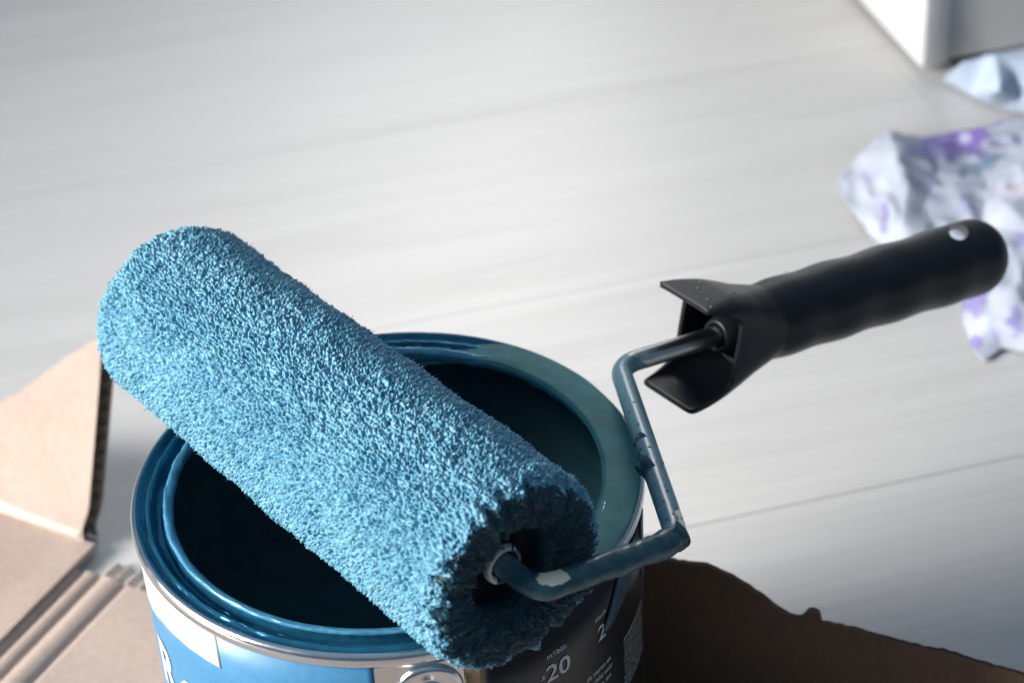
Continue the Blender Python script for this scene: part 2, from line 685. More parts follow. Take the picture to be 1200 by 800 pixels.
# exposed flutes along the torn edge
sheet("exposed_flutes", H0 + .012, -.0555, BF - .0069, BF + .004, lambda X, Y: T - .0012 + .0017 * np.sin((X - H0) * 2 * math.pi / .0062) - .0008 * smoothstep(BF - .003, BF + .004, Y), 240, 6, .0006, M_liner, box)
# side panel left of the fold
sheet("side_panel", H0 - .30, H0 - .0006, -.30, A2 - .0012, lambda X, Y: T + .0006 + .0012 * smoothstep(-.02, 0, X - H0) + .0006 * (vnoise(X * 25 + 9, Y * 25 + 9, 6) - .5), 120, 80, .0036, M_card, box)

# upright flap (left): lean solved so that its free edge runs as seen
d_ = ray(119, 396)
sol = np.linalg.solve(np.stack([d_, -ZV, -E2], 1), ac + ZV * T - CAM_POS)
Lz, Ly = sol[1], sol[2]
UP = ZV * Lz + E2 * Ly
FL = np.linalg.norm(UP)
UP = UP / FL
NA = np.cross(E1, UP)
if NA @ (CAM_POS - ac) < 0:
    NA = -NA
PA = ac + ZV * T


def flap_mesh(name, P, e, up, nrm, top_fn, x0, x1, thick, parent, flute_wl=.0068, nx=160, ny=60, warp=None, mats=(M_card, M_flute)):
    """corrugated flap: front liner, back liner, wavy flute between. top_fn(x): height of the torn edge"""
    xs = np.linspace(x0, x1, nx)
    lin = .0006
    f = grid_faces(nx, ny)
    wv = warp or (lambda X, Y: 0 * X)

    def slab(nm, off, th, mt, par):
        hs = np.array([top_fn(x) for x in xs])
        t = np.linspace(0, 1, ny)
        X = np.repeat(xs[:, None], ny, 1)
        Y = hs[:, None] * t[None, :]
        B = P + X[..., None] * e + Y[..., None] * up + wv(X, Y)[..., None] * nrm
        a = B + nrm * off
        b = B + nrm * (off - th)
        n = nx * ny
        fs = f.tolist() + (f[:, ::-1] + n).tolist()
        rim = [i * ny for i in range(nx)] + [(nx - 1) * ny + j for j in range(1, ny)] + [i * ny + ny - 1 for i in range(nx - 2, -1, -1)] + [j for j in range(ny - 2, 0, -1)]
        for a_, b_ in zip(rim, rim[1:] + rim[:1]):
            fs.append([a_, a_ + n, b_ + n, b_])
        o = mesh_obj(nm, np.vstack([a.reshape(-1, 3), b.reshape(-1, 3)]), fs, mt, par)
        fix_normals(o)
        o.modifiers.new("edge", 'EDGE_SPLIT').split_angle = math.radians(50)
        return o
    front = slab(name, 0, lin, mats[0], parent)
    slab("back_liner", -(thick - lin), lin, mats[0], front)
    # flute: waves along 'up', running along 'e'
    hmin = max(top_fn(x) for x in xs)
    nyf = int(hmin / flute_wl * 12)
    ysf = np.linspace(.0005, hmin, nyf)
    nxf = 40
    xf = np.linspace(x0, x1 - .0004, nxf)
    X, Y = np.meshgrid(xf, ysf, indexing='ij')
    hh = np.array([top_fn(x) for x in xf])[:, None]
    Y = np.minimum(Y, hh - .0004)
    amp = (thick - 2 * lin) / 2 - .0001
    W = -(thick / 2) + amp * np.sin(Y * 2 * math.pi / flute_wl)
    Pn = P + X[..., None] * e + Y[..., None] * up + (W + wv(X, Y))[..., None] * nrm
    mesh_obj("flute", Pn.reshape(-1, 3), grid_faces(nxf, nyf), mats[1], front)
    return front


# torn top outline of the left flap, measured along E1 from its free edge (negative = left)
tl = []
for (x, y) in [(119, 396), (112, 398), (98, 405), (80, 416), (62, 430), (48, 441), (34, 449), (22, 461), (8, 466), (0, 470), (-40, 486), (-110, 500), (-300, 520)]:
    q = on_plane(x, y, PA, NA) - PA
    tl.append((q @ E1, q @ UP))
tl.sort()
tlx, tly = np.array([t[0] for t in tl]), np.array([t[1] for t in tl])


def a_top(x):
    return float(np.interp(x, tlx, tly) + .0012 * (vnoise(np.array([x * 160 + 30]), np.array([3.3]), 8)[0] - .5))


def a_edge(X, Y):      # soft bulge of the crease and a shallow wave over the face
    return .0035 * np.exp(-((Y - .006) / .006) ** 2) + .0014 * (vnoise(X * 18 + 20, Y * 14 + 20, 12) - .5)


flap_mesh("raised_flap", PA, E1, UP, NA, a_top, -.20, 0.0, .0105, box, warp=a_edge)

# pale rubbed band along the fold of the upright flap
_x = np.linspace(-.195, -.002, 90)
_h = .0045 + .0055 * smoothstep(-.02, -.075, _x) + .0015 * (vnoise(_x * 90 + 40, _x * 0 + 2, 27) - .5)
_t = np.linspace(0, 1, 8)
_X = np.repeat(_x[:, None], 8, 1)
_Y = .0012 + _h[:, None] * _t[None, :]
_B = PA + _X[..., None] * E1 + _Y[..., None] * UP + (a_edge(_X, _Y) + .0006 * np.sin(np.pi * np.clip(_t, .02, .98))[None, :] - .0001)[..., None] * NA
mesh_obj("crease_tear", _B.reshape(-1, 3), grid_faces(90, 8), M_liner, box)

# flap on the right, leaning towards the camera over the base; its shade is painted as darker kraft
PC0 = E2 * .0950 + ZV * T
PT = E2 * .0905 + ZV * .075
UC = PT - PC0
UC = UC / np.linalg.norm(UC)
NC = np.cross(E1, UC)
if NC @ (CAM_POS - PC0) < 0:
    NC = -NC
cl = []
for (x, y) in [(600, 650), (700, 652), (757, 654), (790, 656), (815, 660), (838, 666), (858, 675), (876, 686), (893, 699), (908, 710), (922, 718), (934, 722), (941, 721), (946, 714), (954, 713),
               (960, 717), (962, 728), (985, 733), (1010, 738), (1060, 753), (1085, 760), (1120, 767), (1160, 779), (1200, 790), (1290, 815)]:
    q = on_plane(x, y, PC0, NC) - PC0
    cl.append((q @ E1, q @ UC))
cl.sort()
clx, cly = np.array([t[0] for t in cl]), np.array([t[1] for t in cl])


def c_top(x):
    xx = np.array([x])
    return float(np.interp(x, clx, cly) + .0011 * (vnoise(xx * 420 + 30, xx * 0 + 3.3, 18)[0] - .5) + .0016 * (vnoise(xx * 120 + 30, xx * 0 + 5.3, 19)[0] - .5))


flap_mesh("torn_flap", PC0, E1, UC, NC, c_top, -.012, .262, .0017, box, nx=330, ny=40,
          warp=lambda X, Y: .0010 * (vnoise(X * 22 + 20, Y * 16 + 20, 22) - .5), mats=(mat_card("shaded_kraft", (.17, .108, .070)), M_flute))

# ------------------------------------------------------------------ paint can
HC = .165
ZB = T + .0006
can = thing("paint_can", "open metal paint can with blue and black label standing on cardboard", "paint can", (0, 0, ZB))


def lathe(name, prof, mat, parent, seg=220, th0=0, th1=360, zoff=0.0, closed=True):
    prof = np.asarray(prof, float)
    full = abs(th1 - th0) >= 360
    th = np.radians(np.linspace(th0, th1, seg, endpoint=not full))
    P = np.stack([np.outer(np.cos(th), prof[:, 0]), np.outer(np.sin(th), prof[:, 0]), np.repeat(prof[None, :, 1], len(th), 0) + zoff], -1)
    f = grid_faces(len(th), len(prof), wrap_u=full)
    return mesh_obj(name, P.reshape(-1, 3), f, mat, parent)


CZ = HC - ZB        # can-local rim height
mm = .001
# wall, outside and inside
lathe("can_wall", [(0, .003), (.070, .003), (.080, .0026), (.0822, .0006), (.0832, .0012), (.0836, .004), (.0836, .02), (.0836, .08), (.0836, CZ - .012), (.0836, CZ - .0066)], M_tin, can)
lathe("inner_wall", [(.0828, CZ - .010), (.0829, CZ - .05), (.0829, .006), (.080, .0042), (0, .0042)], M_inner, can)
bead = catmull([(83.3, -10), (83.6, -6.6), (84.6, -5.0), (85.25, -3.2), (85.1, -1.4), (84.4, -.35), (83.5, 0)], 6)
lathe("rim", bead * mm + np.array([0, CZ]), M_tin, can)
groove = catmull([(83.5, 0), (82.7, -.35), (81.8, -1.35), (81.1, -1.75), (80.4, -1.45), (79.6, -1.0), (78.8, -1.5), (78.0, -3.1), (77.2, -4.3), (76.2, -4.8), (75.3, -4.6), (74.75, -3.2), (74.5, -1.0),
                  (74.2, -.15), (73.6, 0), (72.4, -.35), (71.6, -1.1), (71.35, -2.6), (71.9, -3.8), (75.0, -6.0), (82.8, -10.5)], 5)
GP = groove * mm


def coat_ring():
    th = np.radians(np.linspace(0, 360, 360, endpoint=False))
    n = len(GP)
    P = np.zeros((len(th), n, 3))
    R = np.repeat(GP[None, :, 0], len(th), 0)
    Z = np.repeat(GP[None, :, 1], len(th), 0) + CZ
    TH = np.repeat(th[:, None], n, 1)
    # uneven dried film on lip and groove
    k = np.arange(n)[None, :]
    w = vnoise(TH * 14 + 30, k / 9.0 + 10, 41) - .5 + .6 * (vnoise(TH * 60 + 30, k / 5.0 + 10, 42) - .5)
    w = w * smoothstep(5, 14, k)
    Z = Z + w * .0006
    R = R + w * .0005 * (k > n * .55)
    P = np.stack([R * np.cos(TH), R * np.sin(TH), Z], -1)
    cut = int(np.argmax(GP[:, 0] < .07452))
    mesh_obj("lid_groove", P[:, :cut + 1].reshape(-1, 3), grid_faces(len(th), cut + 1, wrap_u=True), M_film, can)
    return mesh_obj("pouring_lip", P[:, cut:].reshape(-1, 3), grid_faces(len(th), n - cut, wrap_u=True), M_lip, can)


coat_ring()


def pool():
    """paint lying level in the lid groove on the right side"""
    th = np.linspace(-62, 84, 200)
    rr = np.linspace(71.1, 84.75, 30)
    TH, R = np.meshgrid(th, rr, indexing='ij')
    end = smoothstep(-62, -38, TH) * smoothstep(84, 56, TH)
    u = (R - 71.1) / (84.75 - 71.1)
    z = -4.6 + 4.75 * end + .30 * np.sin(np.pi * u) * end
    z = z - .9 * smoothstep(.90, 1.0, u) - .9 * smoothstep(.10, 0, u)
    z = z + .22 * (vnoise(TH / 9 + 40, R / 3 + 9, 51) - .5) * end
    a = np.radians(TH)
    P = np.stack([R * mm * np.cos(a), R * mm * np.sin(a), z * mm + CZ], -1)
    return mesh_obj("pooled_paint", P.reshape(-1, 3), grid_faces(*TH.shape), M_pool, can)


pool()
lathe("liquid_paint", [(0, .078), (.04, .078), (.080, .0781), (.0827, .0792)], M_liquid, can)

# labels: thin wrapped shells
RL = .0841


def wrap_patch(name, outline, mat, r, parent, thick=.00018, n=1):
    """outline: list of (arc mm, z) in order; a filled patch bent round the can"""
    pts = [Vector((a_, z * 1000)) for a_, z in outline]
    edges = [(i, (i + 1) % len(pts)) for i in range(len(pts))]
    a0, a1 = min(p.x for p in pts), max(p.x for p in pts)
    z0, z1 = min(p.y for p in pts), max(p.y for p in pts)
    # interior points keep the patch round
    g = []
    st = max(2.2, (a1 - a0) / 90)
    poly = [(p.x, p.y) for p in pts]

    def inside(x, y):
        c = False
        j = len(poly) - 1
        for i in range(len(poly)):
            xi, yi = poly[i]
            xj, yj = poly[j]
            if (yi > y) != (yj > y) and x < (xj - xi) * (y - yi) / (yj - yi) + xi:
                c = not c
            j = i
        return c
    x = a0 + st
    while x < a1:
        y = z0 + st
        while y < z1:
            if inside(x, y):
                g.append(Vector((x, y)))
            y += max(st, (z1 - z0) / 6)
        x += st
    r_ = delaunay_2d_cdt(pts + g, edges, [], 1, 1e-4)
    P = []
    for q in r_[0]:
        th = q.x * .001 / .0843
        P.append((r * math.cos(th), r * math.sin(th), q.y * .001 - ZB))
    o = mesh_obj(name, P, r_[2], mat, parent, smooth=True)
    fix_normals(o)
    s = o.modifiers.new("thickness", 'SOLIDIFY')
    s.thickness = thick
    s.offset = -1
    return o


def rect_patch(name, a0, a1, z0, z1, mat, r, parent):
    n = max(4, int(abs(a1 - a0) / 2.2))
    out = [(a_, z0) for a_ in np.linspace(a0, a1, n)] + [(a_, z1) for a_ in np.linspace(a1, a0, n)]
    return wrap_patch(name, out, mat, r, parent)


lab_b = rect_patch("blue_label", -330, -136.4, .012, .1604, M_blue, RL, can)
lab_b["label"] = "blue printed half of the wrap label"
lab_k = rect_patch("black_label", -102.0, 60, .012, .1585, M_dark, RL, can)
lab_k["label"] = "black printed half of the wrap label"
rect_patch("label_edge", -330, -136.3, .1600, .1606, M_white, RL + .00012, lab_b)
rect_patch("reflection_strip", -108.7, -102.15, .012, .1560, M_tan, RL, can)  # cardboard's reflection in the bare tin, painted on as a tan strip

# white corner field on the blue label (curved lower edge, straight right edge)
low = [(-250, .1355), (-243, .1375), (-234.8, .1400), (-226, .1420), (-216.6, .1436), (-205, .1448), (-196, .1454), (-189.6, .1456)]
wrap_patch("white_field", low + [(-189.6, .1599)] + [(a_, .1599) for a_ in np.linspace(-193, -250, 24)], M_white, RL + .00015, lab_b)


def text_mesh(body, size, bold=0.0, shear=0.0, space=1.0):
    cu = bpy.data.curves.new("t", 'FONT')
    cu.body = body
    cu.size = size
    cu.offset = bold
    cu.shear = shear
    cu.space_character = space
    cu.resolution_u = 3
    o = bpy.data.objects.new("t", cu)
    COL.objects.link(o)
    dg = bpy.context.evaluated_depsgraph_get()
    dg.update()
    me = bpy.data.meshes.new_from_object(o.evaluated_get(dg))
    bpy.data.objects.remove(o)
    bpy.data.curves.remove(cu)
    return me


def wrap_text(body, arc, z, size, mat, parent, r=RL + .00028, bold=0.0, width=None, shear=0.0, name="lettering"):
    """size and positions in metres; arc (m) of the left end of the baseline"""
    me = text_mesh(body, size, bold * size, shear)
    bm = bmesh.new()
    bm.from_mesh(me)
    bmesh.ops.subdivide_edges(bm, edges=[e for e in bm.edges if e.calc_length() > .0025], cuts=2)
    xs = [v.co.x for v in bm.verts]
    k = 1.0
    x0 = min(xs)
    if width:
        k = width / (max(xs) - x0)
    for v in bm.verts:
        a_ = arc + (v.co.x - x0) * k
        th = a_ / .0843
        zz = z + v.co.y
        v.co = (r * math.cos(th), r * math.sin(th), zz - ZB)
    bmesh.ops.recalc_face_normals(bm, faces=bm.faces)
    bm.to_mesh(me)
    bm.free()
    me.materials.clear()
    me.materials.append(mat)
    me.name = name
    o = bpy.data.objects.new(name, me)
    COL.objects.link(o)
    o.parent = parent
    return o


wrap_text("20", -.0812, .1342, .0096, M_print, lab_k, bold=.012, width=.0100)
wrap_text("±", -.0832, .1366, .0030, M_print, lab_k, bold=.01, width=.0015)
wrap_text("m²/blik", -.0805, .1438, .0030, M_print, lab_k, bold=.006, width=.0083)
wrap_text("stof-", -.0588, .1443, .0029, M_print, lab_k, bold=.006, width=.0062)
wrap_text("2", -.0574, .1350, .0088, M_print, lab_k, bold=.012, width=.0042)
wrap_text("de muren en", -.0640, .1222, .0032, M_print, lab_k, bold=.01, width=.0132)
wrap_text("geschikt voor", -.0640, .1186, .0032, M_print, lab_k, bold=.01, width=.0142)
wrap_text("binnen en", -.0640, .1150, .0032, M_print, lab_k, bold=.01, width=.0130)
wrap_text("1", -.0402, .1490, .0066, M_print, lab_k, bold=.012, width=.0016)
small = ["droogtijd bij normale", "temperatuur en vocht", "overschilderbaar na", "reinigen met water", "niet verwerken onder", "de tien graden celsius", "voor gebruik roeren",
         "buiten bereik van", "kinderen bewaren", "verbruik per blik"]
for i, s in enumerate(small):
    wrap_text(s, -.0413, .1218 - i * .0024, .0019 if i else .0023, M_print, lab_k, bold=.012, width=.0205 + .002 * math.sin(i * 2.3))
# large worn brush lettering on the blue label
wrap_text("R", -.2335, .1110, .0275, M_worn, lab_b, bold=.03, width=.0145)
wrap_text("o", -.2165, .1110, .0330, M_worn, lab_b, bold=.03, width=.0160)

# paint run down the black label
run = [(-37.5, .1575), (-34, .1578), (-30, .1575), (-31.5, .1535), (-33.8, .1500), (-36.5, .1462), (-39, .1432), (-43, .1408), (-48.5, .1375), (-51.5, .1362), (-54.0, .1372), (-54.3, .1395),
       (-51.5, .1425), (-50.0, .1450), (-48, .1480), (-45.5, .1520), (-43, .1552), (-41.5, .1575)]
wrap_patch("paint_run", run, M_thick, RL + .0009, lab_k, thick=.0007)
run2 = [(-20.5, .1570), (-14.5, .1570), (-15.2, .150), (-15.8, .140), (-16.4, .132), (-18.0, .1300), (-19.2, .133), (-19.8, .145)]
wrap_patch("paint_run", run2, M_thick, RL + .0007, lab_k, thick=.0006)


# ear with boss and bail wire
def ear(theta):
    th = math.radians(theta)
    zc = .1475 - ZB
    prof = catmull([(0, 3.2), (2.2, 3.1), (3.8, 2.5), (4.8, 1.5), (5.6, 1.25), (7.4, 1.5), (9.0, 1.7), (10.2, 1.2), (10.8, .2), (10.9, -.8)], 5) * mm
    n = 64
    an = np.linspace(0, 2 * np.pi, n, endpoint=False)
    P = []
    for t in an:
        for r_, h_ in prof:
            du, dz = r_ * math.cos(t), r_ * math.sin(t)
            ph = th + du / .0843
            rad = .0838 + max(h_, -.0006)
            P.append((rad * math.cos(ph), rad * math.sin(ph), zc + dz))
    o = mesh_obj("ear", P, grid_faces(n, len(prof), wrap_u=True), M_tin, can)
    fix_normals(o)
    return o


ear(-81.6)
ear(98.4)
# bail wire hanging down the near side between the ears
bp = []
for t in np.linspace(0, 1, 41):
    ang = math.radians(-81.6 - 180 * t)
    drop = .132 * math.sin(math.pi * t) ** .6
    rad = .0880 + .006 * math.sin(math.pi * t)
    bp.append((rad * math.cos(ang), rad * math.sin(ang), .1475 - ZB - drop))


def tube(path, rad, seg=14, cap=True):
    path = np.asarray(path, float)
    n = len(path)
    rad = np.broadcast_to(np.asarray(rad, float), (n,))
    tan = np.gradient(path, axis=0)
    tan /= np.linalg.norm(tan, axis=1)[:, None]
    u = np.cross(tan[0], [0.123, .45, .91])
    u /= np.linalg.norm(u)
    P = []
    an = np.linspace(0, 2 * np.pi, seg, endpoint=False)
    for i in range(n):
        u = u - (u @ tan[i]) * tan[i]
        u /= np.linalg.norm(u)
        w = np.cross(tan[i], u)
        P.append(path[i] + rad[i] * (np.cos(an)[:, None] * u + np.sin(an)[:, None] * w))
    P = np.array(P)
    f = grid_faces(n, seg, wrap_v=True).tolist()
    if cap:
        f.append(list(range(seg))[::-1])
        f.append([(n - 1) * seg + i for i in range(seg)])
    return P, f


P_, f_ = tube(bp, .0016)
mesh_obj("bail_handle", P_.reshape(-1, 3), f_, M_tin, can)

# ------------------------------------------------------------------ paint roller
AX = V3(.6024733, -.79813904, 0)          # along the sleeve, towards the near end
PD_ = V3(.78073272, .58933417, -.2077057)  # along the handle
PD_ /= np.linalg.norm(PD_)
VD = V3(.16577803, .12513714, .97819136)  # up, normal of the frame plane
O = V3(-.015, -.0122, .1951)
NR = V3(.79813904, .6024733, 0)
UZ = V3(0, 0, 1)
RHO = .0306
roller = thing("paint_roller", "paint roller with wet blue nap sleeve and black handle resting across can", "paint roller", tuple(O))


def loc(P):
    return np.asarray(P, float) - O


def nap():
    # profile (s along axis, r), from the far end's core over the outside to the near end's core
    prof = catmull([(-.0860, .0212), (-.0915, .0216), (-.0942, .0235), (-.0952, .0262), (-.0946, .0288), (-.0925, .0302), (-.0895, RHO), (-.06, RHO), (-.03, RHO), (0, RHO), (.03, RHO), (.06, RHO),
                    (.0885, RHO), (.0918, .0301), (.0938, .0285), (.0947, .0262), (.0944, .0235), (.0936, .0205), (.0924, .0175), (.0900, .0150), (.0868, .0143), (.0835, .0150)], 24)
    seg = np.r_[0, np.cumsum(np.hypot(*np.diff(prof, axis=0).T))]
    NU, NV = 930, 880
    L = np.linspace(0, seg[-1], NU)
    S, R = np.interp(L, seg, prof[:, 0]), np.interp(L, seg, prof[:, 1])
    ts, tr = np.gradient(S), np.gradient(R)
    ln = np.hypot(ts, tr)
    ns, nr = -tr / ln, ts / ln
    # smooth the normals
    ker = np.ones(9) / 9
    ns, nr = np.convolve(np.pad(ns, 4, 'edge'), ker, 'valid'), np.convolve(np.pad(nr, 4, 'edge'), ker, 'valid')
    th = np.linspace(0, 2 * np.pi, NV, endpoint=False)
    LL, TT = np.meshgrid(L * 1000, th, indexing='ij')
    C = 2 * math.pi * RHO * 1000
    YY = TT / (2 * np.pi) * C

    def per(cell):
        k = max(1, round(C / cell))
        return k, C / k
    k0, c0 = per(3.4)
    wx = (vnoise(LL / c0 + 60, YY / c0, 1, k0) - .5) * 1.5
    wy = (vnoise(LL / c0 + 90, YY / c0, 2, k0) - .5) * 1.5
    k1, c1 = per(.95)
    d1, d2, h = worley((LL + wx) / (c1 * 1.12) + 40, (YY + wy) / c1, 3, k1)
    tuft = np.clip(1 - (d1 / .80) ** 2, -.25, 1) * (.45 + .55 * h)
    k2, c2 = per(.50)
    e1, e2, h2 = worley((LL + wx * .5) / c2 + 40, (YY + wy * .5) / c2, 4, k2)
    fine = np.clip(1 - (e1 / .75) ** 2, -.2, 1) * (.4 + .6 * h2)
    k3, c3 = per(5.5)
    clump = vnoise(LL / 9.0 + YY / c3 * 0 + 10, YY / c3, 5, k3) - .5
    k4, c4 = per(2.6)
    mid = vnoise(LL / 3.6 + 10, YY / c4, 6, k4) - .5
    k5, c5 = per(2.7)
    b1, b2, hb = worley((LL + wx) / c5 + 70, (YY + wy) / c5, 8, k5)
    blob = np.clip(1 - (b1 / .78) ** 2, -.3, 1) * (.3 + .7 * hb)
    near = smoothstep(.080, .0905, S)[:, None] * np.ones_like(LL)      # ragged wet tufts at the near end
    core = smoothstep(.0145, .0190, R)[:, None] * np.ones_like(LL)
    k6, c6 = per(11.0)
    load = .72 + .5 * vnoise(LL / 16.0 + 25, YY / c6, 14, k6)            # fuller and thinner patches
    k7, c7 = per(1.5)
    strk = vnoise(LL / 7.0 + 12, YY / c7, 15, k7) - .5                    # matted streaks along the sleeve
    disp = (2.3 * tuft + .60 * fine) * load + .20 * clump + .75 * mid + .55 * strk
    disp = disp * (1 - .55 * near) + near * (1.25 * blob + .45 * fine + .5 * tuft + 1.0 * mid)
    disp = disp * (.30 + .70 * core) * .001
    rag = (vnoise(YY / c4 + 20, 0 * YY + 3, 31) - .5)
    Rr = R[:, None] + nr[:, None] * disp
    Ss = S[:, None] + ns[:, None] * disp * .8
    Ss = Ss + near * core * (rag * .0030 + (vnoise(LL / 4 + 9, YY / c5, 33, k5) - .5) * .003)
    P = Ss[..., None] * AX + Rr[..., None] * (np.cos(TT)[..., None] * NR + np.sin(TT)[..., None] * UZ)
    # the sleeve's own weight presses the nap flat where it lies on the rim
    o = mesh_obj("nap_sleeve", P.reshape(-1, 3), grid_faces(NU, NV, wrap_v=True), M_nap, roller)
    # matted, paint-soaked end; its shade is also put into the darker colour
    me = o.data
    me.materials.append(M_soak_shade)
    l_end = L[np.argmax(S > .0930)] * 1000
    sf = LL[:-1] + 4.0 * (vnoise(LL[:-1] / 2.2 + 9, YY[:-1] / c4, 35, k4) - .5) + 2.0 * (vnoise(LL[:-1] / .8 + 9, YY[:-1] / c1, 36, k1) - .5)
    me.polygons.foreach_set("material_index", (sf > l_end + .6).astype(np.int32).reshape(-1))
    return o, P, S, R, ns, nr, th


nap_o, NP, NS, NRR, n_s, n_r, n_th = nap()


def fibres(count=11000):
    NU, NV = NP.shape[:2]
    iu = RNG.integers(40, int(NU * .885), count)
    iv = RNG.integers(0, NV, count)
    base = NP[iu, iv]
    radial = np.cos(n_th[iv])[:, None] * NR + np.sin(n_th[iv])[:, None] * UZ
    nrm = n_s[iu][:, None] * AX + n_r[iu][:, None] * radial
    tang = np.cross(radial, AX)
    d = nrm + RNG.normal(0, .55, count)[:, None] * AX + RNG.normal(0, .55, count)[:, None] * tang
    d /= np.linalg.norm(d, axis=1)[:, None]
    ln = np.clip(RNG.gamma(2.4, .00025, count), .0003, .0026)
    bend = (RNG.normal(0, .5, count)[:, None] * AX + RNG.normal(0, .5, count)[:, None] * tang)
    p0 = base - d * .0003
    p1 = base + d * ln[:, None] * .5
    p2 = base + d * ln[:, None] + bend * ln[:, None] * .45
    u = np.cross(d, AX + .1)
    u /= np.linalg.norm(u, axis=1)[:, None]
    w = np.cross(d, u)
    P = np.zeros((count, 3, 3, 3))
    for k, (pp, rr) in enumerate(((p0, .00013), (p1, .00010), (p2, .00003))):
        for j in range(3):
            a_ = 2 * math.pi * j / 3
            P[:, k, j] = pp + rr * (math.cos(a_) * u + math.sin(a_) * w)
    b = np.arange(count)[:, None, None] * 9
    q = []
    for k in range(2):
        for j in range(3):
            j2 = (j + 1) % 3
            q.append([k * 3 + j, k * 3 + j2, (k + 1) * 3 + j2, (k + 1) * 3 + j])
    f = (b + np.array(q)[None]).reshape(-1, 4)
    o = mesh_obj("nap_fibre", P.reshape(-1, 3), f, M_nap, nap_o)
    o["kind"] = "stuff"
    return o


fibres()


def disc_lathe(name, prof, mat, parent, seg=96):
    """profile of (s, r) round the sleeve axis"""
    prof = np.asarray(prof, float)
    th = np.linspace(0, 2 * np.pi, seg, endpoint=False)
    P = prof[None, :, 0, None] * AX + prof[None, :, 1, None] * (np.cos(th)[:, None, None] * NR + np.sin(th)[:, None, None] * UZ)
    o = mesh_obj(name, P.reshape(-1, 3), grid_faces(seg, len(prof), wrap_u=True), mat, parent)
    fix_normals(o)
    return o


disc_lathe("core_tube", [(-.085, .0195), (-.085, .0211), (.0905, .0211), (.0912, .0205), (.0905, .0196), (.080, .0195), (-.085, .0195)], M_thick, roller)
cap_o = disc_lathe("end_cap", catmull([(.0800, .0194), (.0845, .0193), (.0855, .0182), (.0845, .0168), (.0825, .0150), (.0822, .0110), (.0830, .0080), (.0855, .0068), (.0860, .0058), (.0850, .0040), (.080, .0038)], 4), M_cap, roller)
hub = disc_lathe("hub_ring", catmull([(.0835, .0066), (.0872, .0064), (.0880, .0056), (.0872, .0046), (.0850, .0042)], 4), M_hub, cap_o)
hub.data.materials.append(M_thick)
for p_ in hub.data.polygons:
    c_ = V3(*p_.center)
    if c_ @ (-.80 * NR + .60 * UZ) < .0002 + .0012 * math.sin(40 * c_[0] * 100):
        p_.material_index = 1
disc_lathe("end_cap", catmull([(-.0800, .0194), (-.0845, .0193), (-.0855, .0182), (-.0835, .0150), (-.0830, .0110), (-.0840, .0050), (-.0838, .0004)], 4), M_cap, roller)

# frame rod
Q0 = O + AX * .0780
Q1 = O + AX * .1031
Q2 = V3(.0904, -.0619, .1836)
Q3 = V3(.0805, .0458, .1715)
Q4 = Q3 + PD_ * .070


def fillet(pts, rads, step=.0012):
    out = [pts[0]]
    for i in range(1, len(pts) - 1):
        a_, b_, c_ = pts[i - 1], pts[i], pts[i + 1]
        u = (a_ - b_) / np.linalg.norm(a_ - b_)
        w = (c_ - b_) / np.linalg.norm(c_ - b_)
        ang = math.acos(np.clip(u @ w, -1, 1))
        t = rads[i - 1] / math.tan(ang / 2)
        bis = (u + w) / np.linalg.norm(u + w)
        cen = b_ + bis * rads[i - 1] / math.sin(ang / 2)
        s, e = b_ + u * t - cen, b_ + w * t - cen
        om = math.acos(np.clip((s @ e) / (rads[i - 1] ** 2), -1, 1))
        for k in np.linspace(0, 1, 14):
            out.append(cen + (math.sin((1 - k) * om) * s + math.sin(k * om) * e) / math.sin(om))
    out.append(pts[-1])
    # resample evenly
    out = np.array(out)
    L = np.r_[0, np.cumsum(np.linalg.norm(np.diff(out, axis=0), axis=1))]
    n = int(L[-1] / step)
    g = np.linspace(0, L[-1], n)
    return np.stack([np.interp(g, L, out[:, i]) for i in range(3)], -1), g


path, gl = fillet([Q0, Q1, Q2, Q3, Q4], [.0070, .0125, .0160], .0009)
dq = lambda P: gl[np.argmin(np.linalg.norm(path - P, axis=1))]
L1, L2, L3 = dq(Q1), dq(Q2), dq(Q3)
thick_seg = smoothstep(L1 - .004, L1 + .004, gl) * smoothstep(L2 + .002, L2 - .004, gl)
rad = .0037 + .0006 * thick_seg
Pt, ft = tube(path, rad, 28)
# lumpy dried paint on the first arm
an = np.linspace(0, 2 * np.pi, 28, endpoint=False)
Gm, Am = np.meshgrid(gl, an, indexing='ij')
lump = (vnoise(Gm * 130 + 30, Am / (2 * np.pi) * 5, 61, 5) - .5) * .0011 + (vnoise(Gm * 420 + 30, Am / (2 * np.pi) * 9, 62, 9) - .5) * .0005
lump = lump * (thick_seg * .9 + .06)[:, None]
cen = path[:, None, :]
dirs = (Pt - cen) / np.linalg.norm(Pt - cen, axis=2)[..., None]
Pt = Pt + dirs * lump[..., None]
rod = mesh_obj("frame_rod", loc(Pt.reshape(-1, 3)), ft, M_rod, roller)
# where the film of paint has stuck to the rod (1) and where the zinc is bare (0)
film = np.ones(Gm.shape)
side = (dirs @ VD)
film *= 1 - smoothstep(L3 + .001 - .005 * side, L3 + .016 - .007 * side, Gm)      # bare towards the handle
outer = dirs @ ((Q2 - .5 * (Q1 + Q3)) / np.linalg.norm(Q2 - .5 * (Q1 + Q3)))
film -= 1.3 * np.exp(-((Gm - L2 - .0060) / .0062) ** 2) * smoothstep(.0, .35, outer) * smoothstep(-.7, -.2, side)   # rubbed bend
film -= 1.2 * np.exp(-((Gm - L1 - .0035) / .0045) ** 2) * smoothstep(.45, .85, side)
film -= .62 * smoothstep(.60, .80, vnoise(Gm * 420 + 30, Am / (2 * np.pi) * 7, 63, 7)) * smoothstep(L2 + .03, L2 + .008, Gm) * smoothstep(L2 - .002, L2 + .004, Gm)
film = np.clip(film, 0, 1)
at_f = rod.data.attributes.new("film", 'FLOAT', 'POINT')
